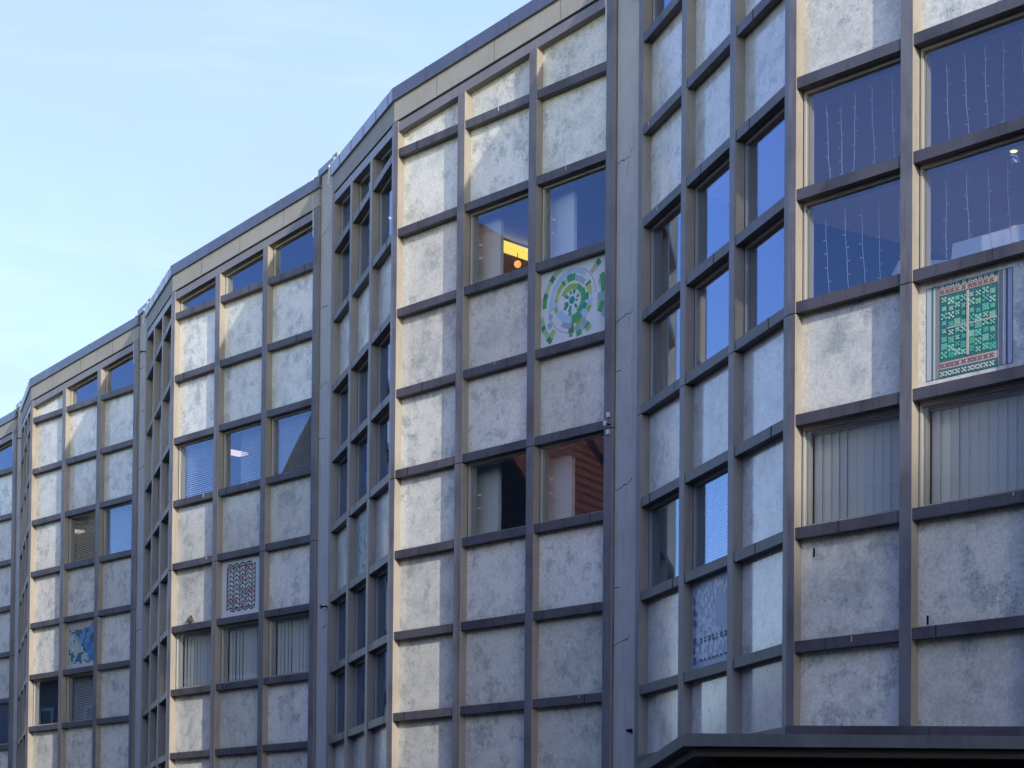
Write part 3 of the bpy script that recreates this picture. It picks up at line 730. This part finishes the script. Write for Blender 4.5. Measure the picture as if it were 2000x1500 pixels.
# ------------------------------------------------------------------ street and the houses opposite (mirrored in the panes), plus unseen light blockers
def plain_ground(name, rgb, sc):
    m = mat(name, rgb, .9); t = NT(m); p = t.pos(); t.l(t.mix(t.ramp(t.noise(p, sc, 5), .35, .7), rgb, tuple(x * .7 for x in rgb)), t.b.inputs['Base Color']); t.bump(t.noise(p, 60, 4), .3, .01); return m
AX = Vector((-.5099, .8602)); NO = Vector((-.8602, -.5099))
def strip(name, d0, d1, z0, z1, m, s0=-140, s1=160):
    mb = MB(); mb.prism([AX * s0 + NO * d0, AX * s1 + NO * d0, AX * s1 + NO * d1, AX * s0 + NO * d1], z0, z1, m); return tag(mb.build(name), name, name, None, 'structure')
mb = MB(); mb.poly([(-900, -900, -.13), (900, -900, -.13), (900, 900, -.13), (-900, 900, -.13)], plain_ground('earth', (.16, .15, .13), .4)); g_ = tag(mb.build('ground'), 'flat ground around the street', 'ground', None, 'structure')
strip('road', -9.5, -2.0, -.5, -.122, plain_ground('asphalt', (.055, .055, .058), 1.5))
pv = plain_ground('paving', (.15, .145, .14), 1.)
strip('pavement', -2.0, 2.0, -.5, 0.0, pv); strip('pavement', -30, -9.5, -.5, -.004, pv)

def roof_mat(name, rgb):
    m = mat(name, rgb, .75); t = NT(m); p = t.pos()
    w = t.n('ShaderNodeTexWave', wave_type='BANDS', bands_direction='Z'); w.inputs['Scale'].default_value = 1.1; w.inputs['Distortion'].default_value = .6; t.l(p, w.inputs['Vector'])
    c = t.mix(t.ramp(w.outputs['Fac'], .05, .6, .85, 0), rgb, tuple(x * .25 for x in rgb))
    c = t.mix(t.ramp(t.noise(p, 3, 5), .4, .7, 0, .5), c, tuple(x * .6 for x in rgb)); t.l(c, t.b.inputs['Base Color']); return m
RM = dict(red=roof_mat('red_roof_tile', (.32, .075, .03)), brown=roof_mat('brown_roof_tile', (.20, .11, .075)), dark=roof_mat('dark_roof_tile', (.06, .05, .05)))
HM = [grimy('wall_plaster_%s' % n, c, tuple(x * .8 for x in c), .9) for n, c in (('cream', (.34, .30, .23)), ('grey', (.17, .17, .17)), ('ochre', (.30, .22, .13)), ('white', (.40, .39, .37)), ('slate', (.06, .06, .065)))]
M['pane2'] = mat('house_pane', (.02, .025, .03), .05)
def house(s0, s1, eave, ridge, roof, gable, wm, label, depth=10, off=2.6):
    p0 = AX * s0 + NO * off; o = empty('town_house', (p0.x, p0.y, 0), label, 'house', 'town houses across the street')
    def P(s, d): q = AX * s + NO * (off + d); return (q.x, q.y)
    def V(s, d, z): q = P(s, d); return Vector((q[0], q[1], z))
    s0 += .02; s1 -= .02; sm = (s0 + s1) / 2; dm = depth / 2
    mb = MB(); mb.prism([P(s0, 0), P(s1, 0), P(s1, depth), P(s0, depth)], 0, eave, wm)
    if gable:
        for d in (0.0, depth - .3): mb.hexa([V(s0, d, eave), V(s1, d, eave), V(sm, d, ridge - .1)], [V(s0, d + .3, eave), V(s1, d + .3, eave), V(sm, d + .3, ridge - .1)], wm)
    else:
        for s in (s0, s1 - .3): mb.hexa([V(s, 0, eave), V(s, depth, eave), V(s, dm, ridge - .1)], [V(s + .3, 0, eave), V(s + .3, depth, eave), V(s + .3, dm, ridge - .1)], wm)
    mb.build('wall', o)
    mb = MB(); th = Vector((0, 0, .18))
    if gable: q = [[V(s0, -.4, eave - .1), V(s0, depth, eave - .1), V(sm, depth, ridge), V(sm, -.4, ridge)], [V(s1, -.4, eave - .1), V(s1, depth, eave - .1), V(sm, depth, ridge), V(sm, -.4, ridge)]]
    else: q = [[V(s0, -.4, eave - .2), V(s1, -.4, eave - .2), V(s1, dm, ridge), V(s0, dm, ridge)], [V(s0, depth, eave - .1), V(s1, depth, eave - .1), V(s1, dm, ridge), V(s0, dm, ridge)]]
    for r in q: mb.hexa(r, [v + th for v in r], RM[roof])
    rf = mb.build('roof', o)
    mb = MB(); mb.prism([P(s0 + 1.5, dm), P(s0 + 2.2, dm), P(s0 + 2.2, dm + .6), P(s0 + 1.5, dm + .6)], eave + 1, ridge + .9, RM['brown']); mb.build('chimney', rf)
    n = max(3, int((s1 - s0) / 2.6))
    for k in range(n):
        sc = s0 + (k + .5) * (s1 - s0) / n
        for z in (3.4, 6.3):
            if z + 1.6 > eave - .2: continue
            mb = MB()
            for a, b_, c, d in ((-.6, -.5, 0, 1.6), (.5, .6, 0, 1.6), (-.5, .5, 0, .1), (-.5, .5, 1.5, 1.6), (-.03, .03, .1, 1.5), (-.5, .5, 1.0, 1.05)):
                mb.prism([P(sc + a, -.05), P(sc + b_, -.05), P(sc + b_, .05), P(sc + a, .05)], z + c, z + d, M['white'])
            w = mb.build('window', o); mb = MB(); mb.prism([P(sc - .5, -.015), P(sc + .5, -.015), P(sc + .5, .03), P(sc - .5, .03)], z + .1, z + 1.5, M['pane2']); mb.build('pane', w)
    mb = MB(); mb.prism([P(sm - .5, -.06), P(sm + .5, -.06), P(sm + .5, .05), P(sm - .5, .05)], .02, 2.2, M['wood']); mb.build('door', o)
house(-60, -42, 11.5, 15.5, 'brown', False, HM[3], 'added white house, brown roof, blocking sky at the sunny end of the opposite side')  # unseen, added to block sky light from the sun side
house(-42, -24, 10.5, 14.5, 'dark', False, HM[2], 'added ochre house, dark roof, blocking sky towards the sunny end')  # also unseen, added for the same sky blocking
house(-24, -9, 8.6, 12.4, 'brown', False, HM[1], 'grey house with a brown roof furthest back along the opposite side')
house(-9, 3, 8.0, 11.2, 'red', False, HM[3], 'white house with a red roof right behind the viewpoint')
house(3, 16, 8.2, 11.6, 'brown', False, HM[0], 'cream house with a brown roof facing the nearest bay')
house(16, 29.2, 9.2, 12.0, 'brown', False, HM[1], 'low grey house with a brown roof beside the tall red gable')
house(29.2, 44.9, 9.0, 20.5, 'red', True, HM[4], 'tall dark house with a steep red gable roof, mirrored below the green ring mosaic')
house(44.9, 58, 9.0, 13.6, 'brown', False, HM[0], 'cream house with a brown roof beyond the tall red gable')
house(58, 70, 8.6, 15.6, 'dark', True, HM[3], 'white house with a dark gable beyond the brown roof')
house(70, 84, 9.5, 13.5, 'brown', False, HM[2], 'ochre house with a brown roof beyond the dark gable')
house(84, 100, 10.5, 15.0, 'dark', False, HM[0], 'cream house with a dark roof near the far street end')
house(100, 118, 11.0, 16.0, 'red', False, HM[1], 'grey house with a red roof at the far street end')
nb = empty('unseen_sky_block', (0, 0, 0), 'unseen plain block added past the near end to keep sky light off the grey building', 'building')  # added out of view to cut sky light reaching the mullion sides
C4 = Vector(bay(4)[0].p(L, 0)); a_ = C4 + TV.normalized() * .72; dN = Vector((.862, .507)); dT = TV.normalized()
nb.matrix_world = Matrix.Translation((a_.x, a_.y, 0)); bpy.context.view_layer.update()
mb = MB(); pl_ = [a_ + dN * .1, a_ + dT * 45 + dN * .1, a_ + dT * 45 + dN * 10, a_ + dN * 10]
mb.prism(pl_, 0, 15.5, HM[0]); mb.build('wall', nb)
mb = MB(); mb.prism([pl_[0] - dN * .3, pl_[1] - dN * .3, pl_[2], pl_[3]], 15.5, 15.9, M['coping']); mb.build('roof', nb)
for i in range(14):
    for j in range(4):
        mb = MB(); q0 = a_ + dT * (1.6 + i * 3.1); mb.prism([q0 + dN * .05, q0 + dT * 1.3 + dN * .05, q0 + dT * 1.3 + dN * .2, q0 + dN * .2], 1.2 + j * 3.5, 2.9 + j * 3.5, M['pane2']); mb.build('window', nb)
# unseen tall block added down the street to shade the foot of the near bay
SUN_AZ, SUN_EL = -61.95, 14.4
sd = dirv(SUN_AZ); Bq = B3 + TV; pc = Bq + sd * 150; sp_ = Vector((-sd.y, sd.x))
tb = empty('unseen_shade_block', (pc.x, pc.y, 0), 'unseen tall block added at the sunny end to shade the near bay', 'building')
HB = 5.0 + 150 * math.tan(R(SUN_EL))
mb = MB(); q = lambda a, c: (pc.x + sp_.x * a + sd.x * c, pc.y + sp_.y * a + sd.y * c)
mb.prism([q(-14, 0), q(14, 0), q(14, 12), q(-14, 12)], 0, HB, HM[0]); mb.build('wall', tb)
for i in range(8):
    for j in range(13):
        mb = MB(); a = -12 + i * 3.2; z = 1.2 + j * 3.2; mb.prism([q(a, -.04), q(a + 1.4, -.04), q(a + 1.4, .05), q(a, .05)], z, z + 1.5, M['pane2']); mb.build('window', tb)
mb = MB(); mb.prism([q(-14.3, -.3), q(14.3, -.3), q(14.3, 12.3), q(-14.3, 12.3)], HB, HB + .25, HM[1]); mb.build('roof', tb)

# ------------------------------------------------------------------ light
sd3 = Vector((sd.x * math.cos(R(SUN_EL)), sd.y * math.cos(R(SUN_EL)), math.sin(R(SUN_EL))))
sl = bpy.data.lights.new('sun', 'SUN'); sl.energy = 1.4; sl.angle = R(.5); sl.color = (1.0, .93, .82)
so = bpy.data.objects.new('sun', sl); COL.objects.link(so); so.rotation_euler = sd3.to_track_quat('Z', 'Y').to_euler(); so.location = (20, -30, 40)
w = bpy.data.worlds.new('World'); scn.world = w; w.use_nodes = True; nt = w.node_tree
bg = nt.nodes['Background']; sky = nt.nodes.new('ShaderNodeTexSky'); sky.sky_type = 'NISHITA'; sky.sun_disc = False
sky.sun_elevation = R(SUN_EL); sky.sun_rotation = math.atan2(sd.x, sd.y); sky.altitude = 50; sky.air_density = 1.0; sky.dust_density = .6; sky.ozone_density = 1.6
# thin bright cloud bank low in the north-west, wisps elsewhere
tc = nt.nodes.new('ShaderNodeTexCoord'); dn = nt.nodes.new('ShaderNodeVectorMath'); dn.operation = 'NORMALIZE'; nt.links.new(tc.outputs['Generated'], dn.inputs[0])
def wm(op, a, b=None):
    x = nt.nodes.new('ShaderNodeMath'); x.operation = op
    for i, v in enumerate((a, b)):
        if v is None: continue
        if isinstance(v, (int, float)): x.inputs[i].default_value = v
        else: nt.links.new(v, x.inputs[i])
    return x.outputs[0]
def wr(v, lo, hi, a=0., b=1.):
    x = nt.nodes.new('ShaderNodeMapRange'); x.interpolation_type = 'SMOOTHSTEP'
    for k, q in (('From Min', lo), ('From Max', hi), ('To Min', a), ('To Max', b)): x.inputs[k].default_value = q
    nt.links.new(v, x.inputs['Value']); return x.outputs['Result']
dt = nt.nodes.new('ShaderNodeVectorMath'); dt.operation = 'DOT_PRODUCT'; nt.links.new(dn.outputs[0], dt.inputs[0]); dt.inputs[1].default_value = Vector((-.30, 1, .16)).normalized()
cm = nt.nodes.new('ShaderNodeMapping'); cm.inputs['Scale'].default_value = (1.2, 1.2, 3.0); cm.inputs['Rotation'].default_value = (0, R(28), 0); nt.links.new(dn.outputs[0], cm.inputs['Vector'])
cn = nt.nodes.new('ShaderNodeTexNoise'); cn.inputs['Scale'].default_value = 2.6; cn.inputs['Detail'].default_value = 6; cn.inputs['Roughness'].default_value = .55; cn.inputs['Distortion'].default_value = .4; nt.links.new(cm.outputs[0], cn.inputs['Vector'])
bank = wr(dt.outputs['Value'], .87, .985)
fac = wm('MULTIPLY', bank, wr(cn.outputs['Fac'], .25, .70, .55, .95))
mx = nt.nodes.new('ShaderNodeMix'); mx.data_type = 'RGBA'; nt.links.new(fac, mx.inputs[0]); hs = nt.nodes.new('ShaderNodeHueSaturation'); hs.inputs['Saturation'].default_value = 1.12; hs.inputs['Hue'].default_value = .525; nt.links.new(sky.outputs[0], hs.inputs['Color']); nt.links.new(hs.outputs[0], mx.inputs[6]); wn = nt.nodes.new('ShaderNodeTexNoise'); wn.inputs['Scale'].default_value = 3.4; wn.inputs['Detail'].default_value = 7; wn.inputs['Roughness'].default_value = .6; wn.inputs['Distortion'].default_value = .5
wmp = nt.nodes.new('ShaderNodeMapping'); wmp.inputs['Scale'].default_value = (1.0, 1.0, 5.0); wmp.inputs['Rotation'].default_value = (0, R(-22), 0); nt.links.new(dn.outputs[0], wmp.inputs['Vector']); nt.links.new(wmp.outputs[0], wn.inputs['Vector'])
cl = nt.nodes.new('ShaderNodeMix'); cl.data_type = 'RGBA'; nt.links.new(wr(wn.outputs['Fac'], .44, .66), cl.inputs[0]); cl.inputs[6].default_value = (1.34, 1.74, 2.26, 1); cl.inputs[7].default_value = (1.68, 1.96, 2.26, 1)
nt.links.new(cl.outputs[2], mx.inputs[7])
nt.links.new(mx.outputs[2], bg.inputs[0]); bg.inputs[1].default_value = .15
vs = scn.view_settings; vs.view_transform = 'Standard'; vs.look = 'None'; vs.exposure = 1.56; vs.gamma = 1.0; vs.use_curve_mapping = False
scn.cycles.max_bounces = 8; scn.cycles.transparent_max_bounces = 12; scn.cycles.caustics_reflective = False; scn.cycles.caustics_refractive = False
